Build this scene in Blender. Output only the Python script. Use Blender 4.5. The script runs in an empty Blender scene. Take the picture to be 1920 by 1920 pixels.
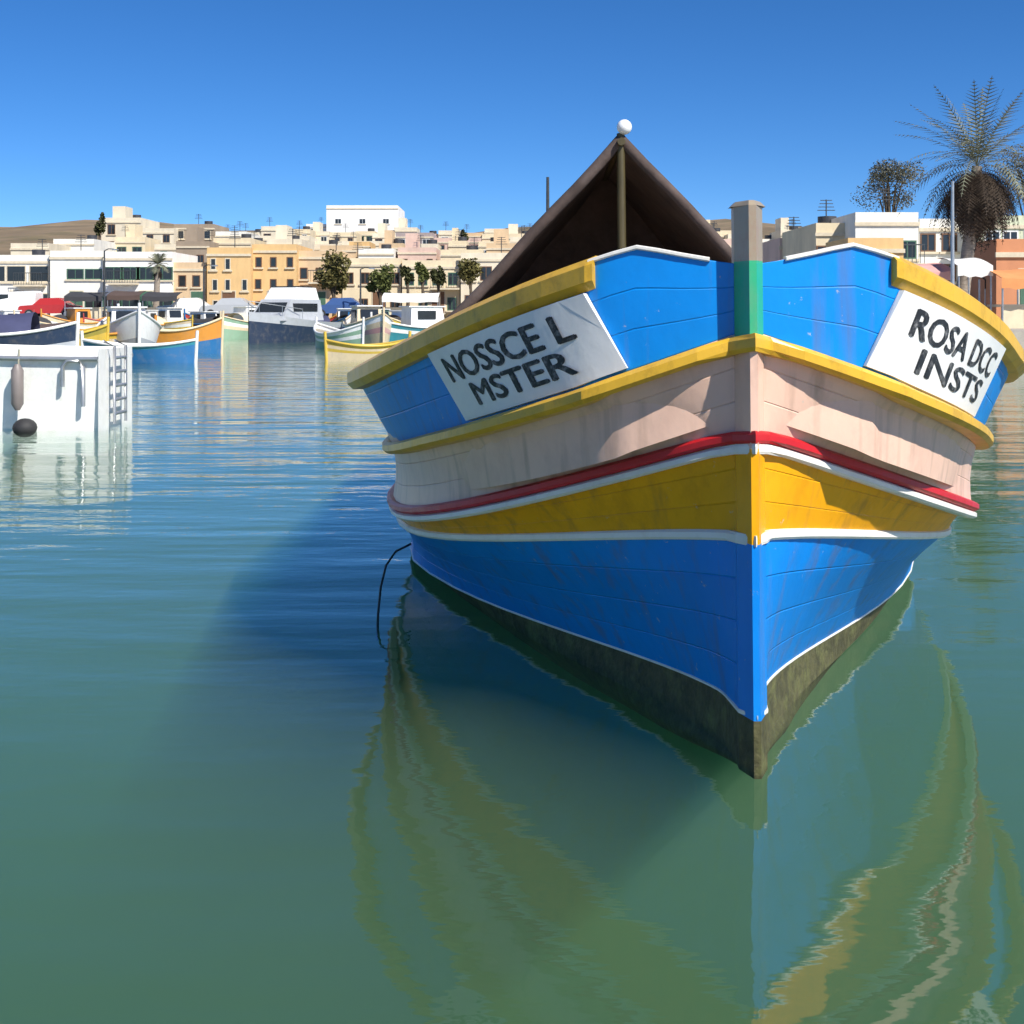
import bpy, math, random
import numpy as np
from mathutils import Vector, Matrix

random.seed(11)
sc = bpy.context.scene
C = sc.collection
R = math.radians

# ------------------------------------------------------------------ camera, sky, sun, exposure
F, VH, EYE = 2400.0, 584.0, 1.5          # focal length and horizon in 1920-pixel units, eye height
cam_d = bpy.data.cameras.new('camera')
cam_d.sensor_width = 36.0
cam_d.lens = 36.0 * F / 1920.0
cam_d.shift_y = -(960.0 - VH) / 1920.0
cam_d.clip_start = 0.05
cam_d.clip_end = 4000
cam = bpy.data.objects.new('camera', cam_d)
cam.location = (0, 0, EYE)
cam.rotation_euler = (R(90), 0, 0)
C.objects.link(cam)
sc.camera = cam

SUN_AZ = Vector((0.64, -0.768))
SUN_EL = R(45)
world = bpy.data.worlds.new('World')
sc.world = world
world.use_nodes = True
wn = world.node_tree
sky = wn.nodes.new('ShaderNodeTexSky')
sky.sky_type = 'NISHITA'
sky.sun_disc = False
sky.sun_elevation = SUN_EL
sky.sun_rotation = math.atan2(SUN_AZ.x, SUN_AZ.y)
sky.altitude = 0
sky.air_density = 0.6
sky.dust_density = 0.0
sky.ozone_density = 10.0
bg = wn.nodes['Background']
bg.inputs['Strength'].default_value = 0.102
hs = wn.nodes.new('ShaderNodeHueSaturation'); hs.inputs['Saturation'].default_value = 1.12
wn.links.new(sky.outputs[0], hs.inputs['Color']); wn.links.new(hs.outputs[0], bg.inputs['Color'])

sun_d = bpy.data.lights.new('sun', 'SUN')
sun_d.energy = 5.0
sun_d.angle = R(0.55)
sun_d.color = (1.0, 0.95, 0.86)
sun = bpy.data.objects.new('sun', sun_d)
to_sun = Vector((SUN_AZ.x * math.cos(SUN_EL), SUN_AZ.y * math.cos(SUN_EL), math.sin(SUN_EL)))
sun.rotation_euler = to_sun.to_track_quat('Z', 'Y').to_euler()
sun.location = (20, -20, 30)
C.objects.link(sun)

sc.view_settings.view_transform = 'Standard'
sc.view_settings.look = 'None'
sc.view_settings.exposure = 0.38
sc.view_settings.gamma = 1.0
sc.view_settings.use_curve_mapping = False
sc.cycles.use_denoising = True
sc.cycles.max_bounces = 6
sc.cycles.volume_bounces = 3
sc.cycles.use_adaptive_sampling = True
sc.cycles.adaptive_threshold = 0.03

# ------------------------------------------------------------------ helpers
def at(u, v, y):
    """photo pixel (1920 units) at distance y -> world point"""
    return Vector(((u - 960) / F * y, y, EYE + (VH - v) / F * y))

def ux(u, y):
    return (u - 960) / F * y

def vz(v, y):
    return EYE + (VH - v) / F * y

class MB:
    def __init__(s):
        s.v = []; s.f = []; s.m = []; s.sm = []
    def add(s, verts, faces, m=0, smooth=False):
        o = len(s.v)
        s.v += [tuple(p) for p in verts]
        for f in faces:
            s.f.append(tuple(i + o for i in f)); s.m.append(m); s.sm.append(smooth)
        return s
    def box(s, x0, x1, y0, y1, z0, z1, m=0):
        s.add([(x0, y0, z0), (x1, y0, z0), (x1, y1, z0), (x0, y1, z0), (x0, y0, z1), (x1, y0, z1), (x1, y1, z1), (x0, y1, z1)],
              [(0, 3, 2, 1), (4, 5, 6, 7), (0, 1, 5, 4), (1, 2, 6, 5), (2, 3, 7, 6), (3, 0, 4, 7)], m)
        return s
    def grid(s, rows, m=0, smooth=True, closed=False, flip=False):
        """rows: list of equal-length point lists"""
        n = len(rows[0]); vs = [p for r in rows for p in r]; fs = []
        for i in range(len(rows) - 1):
            for j in range(n if closed else n - 1):
                k = (j + 1) % n
                q = (i * n + j, i * n + k, (i + 1) * n + k, (i + 1) * n + j)
                fs.append(q[::-1] if flip else q)
        s.add(vs, fs, m, smooth)
        return s
    def tube(s, pts, r, m=0, seg=8, caps=True):
        pts = [Vector(p) for p in pts]
        rr = r if isinstance(r, (list, tuple)) else [r] * len(pts)
        rows = []
        for i, p in enumerate(pts):
            d = (pts[min(i + 1, len(pts) - 1)] - pts[max(i - 1, 0)]).normalized()
            up = Vector((0, 0, 1)) if abs(d.z) < 0.9 else Vector((1, 0, 0))
            a = d.cross(up).normalized(); b = d.cross(a).normalized()
            rows.append([p + (a * math.cos(t) + b * math.sin(t)) * rr[i] for t in [2 * math.pi * k / seg for k in range(seg)]])
        s.grid(rows, m, True, True)
        if caps:
            s.add(rows[0], [tuple(range(seg))], m); s.add(rows[-1], [tuple(range(seg))[::-1]], m)
        return s
    def ball(s, c, r, m=0, n=10, sz=1.0):
        rows = []
        for i in range(n + 1):
            t = math.pi * i / n
            rows.append([(c[0] + r * math.sin(t) * math.cos(p), c[1] + r * math.sin(t) * math.sin(p), c[2] + r * sz * math.cos(t)) for p in [2 * math.pi * k / (n + 4) for k in range(n + 4)]])
        s.grid(rows, m, True, True)
        return s
    def mesh(s, name):
        me = bpy.data.meshes.new(name)
        me.from_pydata(s.v, [], s.f)
        me.polygons.foreach_set('material_index', s.m)
        me.polygons.foreach_set('use_smooth', s.sm)
        me.update()
        return me
    def build(s, name, mats, parent=None, loc=None):
        me = s.mesh(name)
        for m in (mats if isinstance(mats, (list, tuple)) else [mats]):
            me.materials.append(m)
        return place(name, me, parent, loc)

def place(name, me, parent=None, loc=None):
    o = bpy.data.objects.new(name, me)
    C.objects.link(o)
    if parent: o.parent = parent
    if loc is not None: o.location = loc
    return o

def tag(o, label=None, cat=None, group=None, kind=None):
    if label: o['label'] = label
    if cat: o['category'] = cat
    if group: o['group'] = group
    if kind: o['kind'] = kind
    return o

def thing(name, label, cat, loc=(0, 0, 0), rz=0.0, group=None):
    o = bpy.data.objects.new(name, None)
    o.empty_display_size = 0.2
    C.objects.link(o)
    o.location = loc; o.rotation_euler = (0, 0, rz)
    return tag(o, label, cat, group)

# ------------------------------------------------------------------ materials
_mats = {}
def mat(name, col, rough=0.6, var=0.12, vscale=4.0, bump=0.0, bscale=40.0, spec=0.5, stain=None, stain_amt=0.0, stain_scale=2.0, metal=0.0, stretch=(1, 1, 1)):
    if name in _mats: return _mats[name]
    m = bpy.data.materials.new(name); m.use_nodes = True
    nt = m.node_tree; N = nt.nodes; Lk = nt.links
    p = N['Principled BSDF']
    p.inputs['Roughness'].default_value = rough
    p.inputs['Specular IOR Level'].default_value = spec
    p.inputs['Metallic'].default_value = metal
    tc = N.new('ShaderNodeTexCoord'); mp = N.new('ShaderNodeMapping')
    mp.inputs['Scale'].default_value = stretch
    Lk.new(tc.outputs['Object'], mp.inputs['Vector'])
    n1 = N.new('ShaderNodeTexNoise'); n1.inputs['Scale'].default_value = vscale; n1.inputs['Detail'].default_value = 6
    n1.inputs['Roughness'].default_value = 0.65
    Lk.new(mp.outputs[0], n1.inputs['Vector'])
    cr = N.new('ShaderNodeValToRGB')
    cr.color_ramp.elements[0].position = 0.3; cr.color_ramp.elements[1].position = 0.7
    lo = [max(0, c * (1 - var)) for c in col]; hi = [min(1, c * (1 + var)) for c in col]
    cr.color_ramp.elements[0].color = (*lo, 1); cr.color_ramp.elements[1].color = (*hi, 1)
    Lk.new(n1.outputs['Fac'], cr.inputs['Fac'])
    out = cr.outputs['Color']
    if stain:
        n2 = N.new('ShaderNodeTexNoise'); n2.inputs['Scale'].default_value = stain_scale; n2.inputs['Detail'].default_value = 10
        n2.inputs['Roughness'].default_value = 0.75
        Lk.new(mp.outputs[0], n2.inputs['Vector'])
        r2 = N.new('ShaderNodeValToRGB'); r2.color_ramp.elements[0].position = 0.5; r2.color_ramp.elements[1].position = 0.72
        r2.color_ramp.elements[0].color = (0, 0, 0, 1); r2.color_ramp.elements[1].color = (stain_amt,) * 3 + (1,)
        Lk.new(n2.outputs['Fac'], r2.inputs['Fac'])
        mx = N.new('ShaderNodeMix'); mx.data_type = 'RGBA'
        Lk.new(r2.outputs['Color'], mx.inputs['Factor']); Lk.new(out, mx.inputs['A'])
        mx.inputs['B'].default_value = (*stain, 1)
        out = mx.outputs['Result']
    Lk.new(out, p.inputs['Base Color'])
    if bump:
        n3 = N.new('ShaderNodeTexNoise'); n3.inputs['Scale'].default_value = bscale; n3.inputs['Detail'].default_value = 5
        Lk.new(mp.outputs[0], n3.inputs['Vector'])
        b = N.new('ShaderNodeBump'); b.inputs['Strength'].default_value = bump; b.inputs['Distance'].default_value = 0.02
        Lk.new(n3.outputs['Fac'], b.inputs['Height']); Lk.new(b.outputs['Normal'], p.inputs['Normal'])
    _mats[name] = m
    return m

def planked(m):
    """weathered paint on planking: shallow seams along the strakes, slight tone change per plank, chips and runs"""
    nt = m.node_tree; N = nt.nodes; Lk = nt.links; p = N['Principled BSDF']
    at_ = N.new('ShaderNodeAttribute'); at_.attribute_name = 'girth'
    def mth(op, a, b=None):
        n = N.new('ShaderNodeMath'); n.operation = op
        for i, x in enumerate((a, b)):
            if x is None: continue
            if isinstance(x, (int, float)): n.inputs[i].default_value = x
            else: Lk.new(x, n.inputs[i])
        return n.outputs[0]
    fr = mth('FRACT', at_.outputs['Fac']); fl = mth('FLOOR', at_.outputs['Fac'])
    edge = mth('ABSOLUTE', mth('SUBTRACT', fr, 0.5))               # 0.5 at the seam
    mr = N.new('ShaderNodeMapRange'); mr.inputs['From Min'].default_value = 0.470; mr.inputs['From Max'].default_value = 0.496
    mr.inputs['To Min'].default_value = 1.0; mr.inputs['To Max'].default_value = 0.0
    Lk.new(edge, mr.inputs['Value'])
    old = p.inputs['Normal'].links[0].from_node
    b = N.new('ShaderNodeBump'); b.inputs['Strength'].default_value = 0.55; b.inputs['Distance'].default_value = 0.006
    Lk.new(mr.outputs[0], b.inputs['Height']); Lk.new(old.outputs['Normal'], b.inputs['Normal']); Lk.new(b.outputs['Normal'], p.inputs['Normal'])
    # tone per plank
    wn_ = N.new('ShaderNodeTexWhiteNoise'); wn_.noise_dimensions = '1D'; Lk.new(fl, wn_.inputs['W'])
    tc = N.new('ShaderNodeTexCoord')
    src = p.inputs['Base Color'].links[0].from_socket
    hsv = N.new('ShaderNodeHueSaturation'); Lk.new(src, hsv.inputs['Color'])
    Lk.new(mth('ADD', mth('MULTIPLY', wn_.outputs['Value'], 0.14), 0.92), hsv.inputs['Value'])
    # chips down to pale primer and grimy runs
    n1 = N.new('ShaderNodeTexNoise'); n1.inputs['Scale'].default_value = 26; n1.inputs['Detail'].default_value = 8; n1.inputs['Roughness'].default_value = 0.7
    Lk.new(tc.outputs['Object'], n1.inputs['Vector'])
    r1 = N.new('ShaderNodeValToRGB'); r1.color_ramp.elements[0].position = 0.652; r1.color_ramp.elements[1].position = 0.68
    r1.color_ramp.elements[1].color = (0.55, 0.55, 0.55, 1); Lk.new(n1.outputs['Fac'], r1.inputs['Fac'])
    m1 = N.new('ShaderNodeMix'); m1.data_type = 'RGBA'; m1.inputs['B'].default_value = (0.52, 0.50, 0.45, 1)
    Lk.new(r1.outputs['Color'], m1.inputs['Factor']); Lk.new(hsv.outputs[0], m1.inputs['A'])
    mp = N.new('ShaderNodeMapping'); mp.inputs['Scale'].default_value = (9, 9, 0.6); Lk.new(tc.outputs['Object'], mp.inputs['Vector'])
    n2 = N.new('ShaderNodeTexNoise'); n2.inputs['Scale'].default_value = 1.6; n2.inputs['Detail'].default_value = 6; Lk.new(mp.outputs[0], n2.inputs['Vector'])
    r2 = N.new('ShaderNodeValToRGB'); r2.color_ramp.elements[0].position = 0.53; r2.color_ramp.elements[1].position = 0.78
    r2.color_ramp.elements[1].color = (0.5, 0.5, 0.5, 1); Lk.new(n2.outputs['Fac'], r2.inputs['Fac'])
    m2 = N.new('ShaderNodeMix'); m2.data_type = 'RGBA'; m2.inputs['B'].default_value = (0.16, 0.10, 0.06, 1)
    Lk.new(r2.outputs['Color'], m2.inputs['Factor']); Lk.new(m1.outputs['Result'], m2.inputs['A'])
    Lk.new(m2.outputs['Result'], p.inputs['Base Color'])
    return m

def paint(name, col, **k):
    d = dict(rough=0.38, var=0.07, vscale=3.0, bump=0.12, bscale=14, stain=(0.30, 0.26, 0.2), stain_amt=0.28, stain_scale=5.0, stretch=(1, 1, 0.7))
    d.update(k)
    return mat(name, col, **d)

M = {}
M['blue'] = paint('blue_gloss_paint', (0.001, 0.25, 0.76), stain=(0.01, 0.22, 0.62), stain_amt=0.35, spec=0.3)
M['blue_low'] = paint('lower_blue_paint', (0.001, 0.23, 0.74), stain=(0.01, 0.22, 0.6), stain_amt=0.35, spec=0.3)
M['blue_deep'] = paint('deep_blue_paint', (0.005, 0.11, 0.42))
M['yellow'] = paint('yellow_paint', (0.90, 0.40, 0.004), spec=0.3, stain=(0.45, 0.18, 0.01), stain_amt=0.45)
M['yellow_trim'] = paint('yellow_trim_paint', (0.72, 0.42, 0.03), stain=(0.22, 0.12, 0.02), stain_amt=0.6, stain_scale=9)
M['cream'] = paint('pink_cream_paint', (0.78, 0.52, 0.40), stain=(0.55, 0.33, 0.26), stain_amt=0.5)
M['red'] = paint('red_paint', (0.56, 0.012, 0.02), stain=(0.3, 0.02, 0.02))
M['white'] = paint('white_paint', (0.80, 0.78, 0.72), stain=(0.5, 0.45, 0.36), stain_amt=0.4)
M['board'] = paint('name_board_white', (0.80, 0.80, 0.78), stain=(0.55, 0.55, 0.52), stain_amt=0.35)
M['green'] = paint('green_stem_paint', (0.03, 0.42, 0.20))
for k_ in ('blue', 'blue_low', 'yellow', 'cream'): planked(M[k_])
M['ink'] = mat('black_lettering', (0.02, 0.02, 0.022), rough=0.5, var=0.3, vscale=20, stain=(0.4, 0.4, 0.4), stain_amt=0.7, stain_scale=30)
M['stemhead'] = paint('beige_stem_paint', (0.34, 0.28, 0.20), stain=(0.35, 0.12, 0.08), stain_amt=0.6)
M['boot'] = mat('weedy_bottom_paint', (0.065, 0.062, 0.024), rough=0.75, var=0.5, vscale=14, bump=0.5, bscale=30, stain=(0.15, 0.16, 0.05), stain_amt=0.9, stain_scale=9)
M['deck'] = mat('weathered_deck', (0.30, 0.27, 0.22), rough=0.8, var=0.2, vscale=6, stretch=(6, 1, 1))
M['tarp'] = mat('brown_tarpaulin', (0.075, 0.052, 0.045), rough=0.85, var=0.4, vscale=3, bump=1.0, bscale=5, stain=(0.14, 0.11, 0.10), stain_amt=0.6, stain_scale=2)
M['wood'] = mat('varnished_pole', (0.07, 0.055, 0.02), rough=0.5, var=0.3, stretch=(8, 8, 1))
M['globe'] = mat('white_plastic', (0.85, 0.86, 0.86), rough=0.3, var=0.03)
M['rope'] = mat('rope_fibre', (0.30, 0.29, 0.22), rough=0.9, var=0.3, vscale=60)
M['rope_dark'] = mat('wet_dark_rope', (0.04, 0.06, 0.055), rough=0.6, var=0.3, vscale=60)
M['metal'] = mat('galvanised_metal', (0.45, 0.46, 0.47), rough=0.4, var=0.15, metal=0.7)
M['dark_metal'] = mat('dark_metal', (0.06, 0.065, 0.07), rough=0.5, var=0.2, metal=0.3)
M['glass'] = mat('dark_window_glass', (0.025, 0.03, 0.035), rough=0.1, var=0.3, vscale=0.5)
M['rubber'] = mat('black_rubber', (0.025, 0.025, 0.027), rough=0.7, var=0.2)

WATER_SCATTER = (0.205, 0.305, 0.190, 1)
WATER_ABSORB = (0.25, 0.60, 0.42, 1)
WATER_DENSITY = 0.6
def water_material():
    m = bpy.data.materials.new('harbour_water'); m.use_nodes = True
    nt = m.node_tree; N = nt.nodes; Lk = nt.links
    N.remove(N['Principled BSDF'])
    out = N['Material Output']
    gl = N.new('ShaderNodeBsdfGlossy'); gl.inputs['Roughness'].default_value = 0.03; gl.inputs['Color'].default_value = (1, 1, 1, 1)
    tr = N.new('ShaderNodeBsdfTransparent')
    fr = N.new('ShaderNodeFresnel'); fr.inputs['IOR'].default_value = 1.60
    mix = N.new('ShaderNodeMixShader')
    # from below, sunlight that has crossed the surface is never totally reflected
    ge = N.new('ShaderNodeNewGeometry'); ff = N.new('ShaderNodeMix'); ff.inputs['B'].default_value = 0.06
    Lk.new(ge.outputs['Backfacing'], ff.inputs['Factor']); Lk.new(fr.outputs[0], ff.inputs['A'])
    Lk.new(ff.outputs['Result'], mix.inputs[0]); Lk.new(tr.outputs[0], mix.inputs[1]); Lk.new(gl.outputs[0], mix.inputs[2])
    Lk.new(mix.outputs[0], out.inputs['Surface'])
    # murky green water: light scatters back out of it
    vs = N.new('ShaderNodeVolumeScatter'); vs.inputs['Color'].default_value = WATER_SCATTER; vs.inputs['Density'].default_value = WATER_DENSITY
    vs.inputs['Anisotropy'].default_value = 0.0
    va = N.new('ShaderNodeVolumeAbsorption'); va.inputs['Color'].default_value = WATER_ABSORB; va.inputs['Density'].default_value = WATER_DENSITY
    vadd = N.new('ShaderNodeAddShader'); Lk.new(vs.outputs[0], vadd.inputs[0]); Lk.new(va.outputs[0], vadd.inputs[1])
    Lk.new(vadd.outputs[0], out.inputs['Volume'])
    tc = N.new('ShaderNodeTexCoord')
    def noise(scale, sx, sy, detail=3, rough=0.5, rot=0.0):
        mp = N.new('ShaderNodeMapping'); mp.inputs['Scale'].default_value = (sx, sy, 1); mp.inputs['Rotation'].default_value = (0, 0, rot)
        Lk.new(tc.outputs['Object'], mp.inputs['Vector'])
        n = N.new('ShaderNodeTexNoise'); n.inputs['Scale'].default_value = scale; n.inputs['Detail'].default_value = detail
        n.inputs['Roughness'].default_value = rough
        Lk.new(mp.outputs[0], n.inputs['Vector'])
        return n.outputs['Fac']
    def mul(s, k):
        n = N.new('ShaderNodeMath'); n.operation = 'MULTIPLY'; n.inputs[1].default_value = k
        Lk.new(s, n.inputs[0]); return n.outputs[0]
    def add(a, b):
        n = N.new('ShaderNodeMath'); n.operation = 'ADD'
        Lk.new(a, n.inputs[0]); Lk.new(b, n.inputs[1]); return n.outputs[0]
    # calm by the quay, ruffled further out (a breeze patch that follows its own noise)
    sep = N.new('ShaderNodeSeparateXYZ'); Lk.new(tc.outputs['Object'], sep.inputs[0])
    mr = N.new('ShaderNodeMapRange'); mr.inputs['From Min'].default_value = 4.0; mr.inputs['From Max'].default_value = 13.0
    mr.inputs['To Min'].default_value = 0.38; mr.inputs['To Max'].default_value = 1.0
    Lk.new(sep.outputs['Y'], mr.inputs['Value'])
    h = add(add(mul(noise(0.9, 0.5, 1.5, 2, 0.5, 0.12), 0.30), mul(noise(3.0, 0.45, 1.4, 3, 0.5, -0.1), 0.075)), mul(noise(9.0, 0.5, 1.2, 3, 0.55, 0.2), 0.022))
    mm = N.new('ShaderNodeMath'); mm.operation = 'MULTIPLY'
    Lk.new(h, mm.inputs[0]); Lk.new(mr.outputs[0], mm.inputs[1])
    b = N.new('ShaderNodeBump'); b.inputs['Strength'].default_value = 1.0; b.inputs['Distance'].default_value = 0.11
    Lk.new(mm.outputs[0], b.inputs['Height'])
    Lk.new(b.outputs['Normal'], gl.inputs['Normal']); Lk.new(b.outputs['Normal'], fr.inputs['Normal'])
    return m

# ------------------------------------------------------------------ setting
tag(MB().box(-900, 900, 0.96, 1200, -9, 0).build('water', water_material()), kind='structure')
tag(MB().add([(-900, 0.9, -8.5), (900, 0.9, -8.5), (900, 1200, -8.5), (-900, 1200, -8.5)], [(0, 1, 2, 3)]).build('seabed', mat('silt', (0.06, 0.07, 0.04))), kind='structure')

stone = mat('quay_limestone', (0.42, 0.36, 0.26), rough=0.85, var=0.2, vscale=2, bump=0.4, bscale=10)
paving = mat('quay_paving', (0.40, 0.36, 0.30), rough=0.85, var=0.18, vscale=3, bump=0.2, bscale=20)
earth = mat('dry_hillside', (0.20, 0.145, 0.085), rough=0.95, var=0.35, vscale=0.06, bump=0.5, bscale=0.6, stain=(0.08, 0.085, 0.03), stain_amt=0.8, stain_scale=0.09)

def ground_z(y):
    return 1.0 if y < 100 else min(1.0 + (y - 100) * 0.10, 21.0)

rows = []
for y in [84, 84.01, 92, 100, 115, 130, 150, 175, 200, 230, 260, 300, 340, 420, 600, 1000]:
    r = []
    for i in range(61):
        x = -500 + i * 1000 / 60
        z = ground_z(y) if y > 84 else -1.0
        if y > 110: z += 1.6 * math.sin(x * 0.045 + y * 0.02) * min(1, (y - 110) / 60) + 0.8 * math.sin(x * 0.13 + 1) * min(1, (y - 110) / 60)
        if y > 320: z -= (y - 320) * 0.06
        r.append((x, y, z))
    rows.append(r)
tag(MB().grid(rows, 0, False).build('hillside_terrain', earth), kind='structure')
tag(MB().box(-300, 300, 83.6, 96.2, -1.5, 1.012).build('far_quay', paving), kind='structure')
# the quay at the right, and the quay the photographer crouches on
tag(MB().box(6.5, 120, 35, 83.55, -1.5, 0.95).build('side_quay', paving), kind='structure')
tag(MB().box(-60, 60, -60, 0.95, -1.5, 0.50).build('near_quay', stone), kind='structure')

# ------------------------------------------------------------------ the big fishing boat
PSI, ROLL, D0 = 1.37, 0.56, 4.233
X0 = (1412 - 960) / F * D0
LEN = 10.6
PAR = {  # line: B, k, m, h0, dh, kh, mh
    'cap': (1.935, 0.934, 0.776, 1.769, -0.609, 0.993, 1.107),
    'str': (1.759, 0.932, 0.691, 1.431, -0.816, 1.533, 0.679),
    'red': (1.695, 1.144, 0.922, 1.096, -0.718, 1.374, 0.954),
    'chi': (1.682, 1.494, 1.095, 0.759, -0.552, 2.159, 1.245),
    'boot': (1.773, 2.388, 1.62, 0.186, -0.139, 1.753, 1.301),
    'wl': (1.70, 2.45, 1.50, 0.0, 0.0, 1.0, 1.0)}
def hull_line(n, a):
    B, k, m, h0, dh, kh, mh = PAR[n]
    aa = max(a, 1e-6)
    b = 0.03 + B * (1 - math.exp(-(aa / k) ** m))
    h = h0 + dh * (1 - math.exp(-(aa / kh) ** mh))
    if n in ('chi', 'boot', 'wl'): b = max(b, 0.046 + 0.10 * a)
    if a > 5.2:
        t = (a - 5.2) / (LEN - 5.2)
        b = 0.03 + (b - 0.03) * math.sqrt(max(0.0, 1 - t ** 2.4))
        h += {'cap': .42, 'str': .38, 'red': .34, 'chi': .26, 'boot': .1, 'wl': 0}[n] * t * t
    b = min(b, {'cap': 1.72, 'str': 1.66, 'red': 1.62, 'chi': 1.56, 'boot': 1.52, 'wl': 1.48}[n])
    return b, h
INSET = {'cap': 0.030, 'str': 0.050, 'red': 0.034, 'chi': 0.012, 'boot': 0.0, 'wl': 0.0}
def warp(a):          # the bow panels face almost straight forward, then the side turns sharply aft
    if a <= 0.2: return a * 0.5
    if a <= 1.0: return 0.1 + (a - 0.2) * 1.28
    return 1.124 + (a - 1.0) * (LEN - 1.124) / (LEN - 1.0)
def hp(n, a, side, out=0.0, dz=0.0):
    """point on a hull line; a = distance aft of the stem, side = -1/1"""
    b, h = hull_line(n, a)
    aa = warp(a) if n in ('cap', 'str') else a
    if n == 'cap' and b < 0.40:   # the top edge dips towards the stem
        h = min(h, 1.655 + 0.075 * (b / 0.40) ** 1.3)
    out -= INSET[n] * min(1.0, a / 0.25)
    if out:
        b2, _ = hull_line(n, a + 0.02); a2 = warp(a + 0.02) if n in ('cap', 'str') else a + 0.02
        tx, ty = b2 - b, a2 - aa
        l = math.hypot(tx, ty) or 1
        nx, ny = ty / l, -tx / l
        b += nx * out; aa += ny * out
    return Vector((side * b, aa, h + dz))

boat = thing('fishing_boat', 'blue, yellow, red and cream painted wooden fishing boat seen bow-on, nearest the camera', 'boat', (X0, D0, 0))
boat.rotation_euler = (0, R(-ROLL), R(-PSI))
ST = [0, .01, .025, .05, .08, .11, .15, .2, .25, .3, .37, .45, .55, .65, .77, .9, 1.05, 1.2, 1.4, 1.6, 1.85, 2.1, 2.4, 2.8, 3.2, 3.7, 4.2, 4.7, 5.2, 5.8, 6.4, 7, 7.6, 8.2, 8.7, 9.2, 9.6, 9.95, 10.2, 10.4, 10.52, 10.59]
hm = MB()
def strip(lo, hi, n, m, bulge=0.0):
    for side in (-1, 1):
        rows = []
        for a in ST:
            p, q = lo(a, side), hi(a, side)
            row = []
            for i in range(n + 1):
                t = i / n
                r = p.lerp(q, t)
                k = bulge * math.sin(math.pi * t) * min(1, a / 0.6)
                row.append(Vector((r.x + side * k, r.y, r.z)))
            rows.append(row)
        hm.grid(rows, m, True, False, side > 0)
        for r in rows:
            for i in range(n + 1): girth.append(PLANKS[m][0] + i / n * PLANKS[m][1])
PLANKS = {0: (0, 3), 1: (10, 4), 2: (20, 3), 3: (30, 3), 4: (40, 3)}
girth = []
KEEL = lambda a, s: Vector((s * 0.03, a, -0.012 - 0.5 * min(1.0, a / 2.0)))
strip(lambda a, s: KEEL(a, s), lambda a, s: hp('wl', a, s), 4, 0, 0.10)
strip(lambda a, s: hp('wl', a, s), lambda a, s: hp('boot', a, s), 2, 0)
strip(lambda a, s: hp('boot', a, s), lambda a, s: hp('chi', a, s), 6, 1, -0.035)
strip(lambda a, s: hp('chi', a, s), lambda a, s: hp('red', a, s), 5, 2, -0.02)
strip(lambda a, s: hp('red', a, s), lambda a, s: hp('str', a, s), 5, 3, -0.02)
strip(lambda a, s: hp('str', a, s), lambda a, s: hp('cap', a, s), 3, 4)
hull = hm.build('hull', [M['boot'], M['blue_low'], M['yellow'], M['cream'], M['blue']], boat)
ga = hull.data.attributes.new('girth', 'FLOAT', 'POINT'); ga.data.foreach_set('value', girth)
# inner bulwark and deck
im = MB()
for side in (-1, 1):
    rows = []
    for a in ST:
        c = hp('cap', a, side); b = max(abs(c.x) - 0.06, 0.005)
        f = hp('str', a, side); b2 = max(abs(f.x) - 0.08, 0.005)
        rows.append([(side * b2, f.y + .02, f.z - 0.25), (side * b, c.y + .02, c.z - 0.01)])
    im.grid(rows, 0, True, False, side < 0)
im.build('inner_bulwark', M['cream'], boat)
dm = MB()
rows = []
for a in ST:
    f = hp('str', a, 1); b2 = max(abs(f.x) - 0.07, 0.006)
    z = f.z + (0.10 if a < 2.4 else -0.22)
    rows.append([(-b2, f.y + .02, z), (0, f.y + .02, z + 0.03), (b2, f.y + .02, z)])
dm.grid(rows, 0, False, False, True)
dm.build('deck', M['deck'], boat)

STEM_W = 0.047
def moulding(name, line, z0, z1, proud, m, a0=0.0, a1=10.59, parent=boat, back=0.02, first=None):
    """a moulding of rectangular section running along a hull line, one for each side"""
    for side in (-1, 1):
        rows = []
        pts = [a for a in ST if a0 < a < a1 and (first is None or hull_line(line, a)[0] > (0.11 if line in ('str', 'red') else 0.058))]
        for a in ([a0] if first is None else []) + pts + [a1]:
            o0 = hp(line, a, side, proud, z0); o1 = hp(line, a, side, proud, z1)
            i0 = hp(line, a, side, -back, z0); i1 = hp(line, a, side, -back, z1)
            e = 0.25 * (z1 - z0)
            c0 = hp(line, a, side, proud * .75 - back * .25, z0); c1 = hp(line, a, side, proud * .7 - back * .3, z1)
            rows.append([i0, c0, o0 + Vector((0, 0, e)), o1 - Vector((0, 0, e)), c1, i1])
        if first is not None:   # runs on round the stem
            zz = [p.z for p in rows[0]]
            h0 = hull_line(line, 0)[1]
            zb = [h0 + z0, h0 + z0, h0 + z0 + .25 * (z1 - z0), h0 + z1 - .25 * (z1 - z0), h0 + z1, h0 + z1]
            pr = proud * 0.6
            dd = [-0.02, pr * .75, pr, pr, pr * .75, -0.02]
            corner = [Vector((side * (STEM_W + d * 0.8), -0.012 - d * 0.75, (z * 2 + z2) / 3)) for d, z, z2 in zip(dd, zb, zz)]
            nose = [Vector((side * 0.0005, -0.095 - d, z)) for d, z in zip(dd, zb)]
            rows = [nose, corner] + rows
        mb = MB().grid(rows, 0, False, True, side > 0)
        mb.add(rows[0], [(0, 1, 2, 3, 4, 5)]); mb.add(rows[-1], [(5, 4, 3, 2, 1, 0)])
        mb.build(name, m, parent)
moulding('rubbing_strake', 'str', -0.058, 0.0, 0.055, M['yellow_trim'], first=-0.125)
moulding('red_moulding', 'red', -0.021, 0.019, 0.032, M['red'], first=-0.118)
moulding('white_moulding', 'red', -0.056, -0.023, 0.022, M['white'], first=-0.108)
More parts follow.
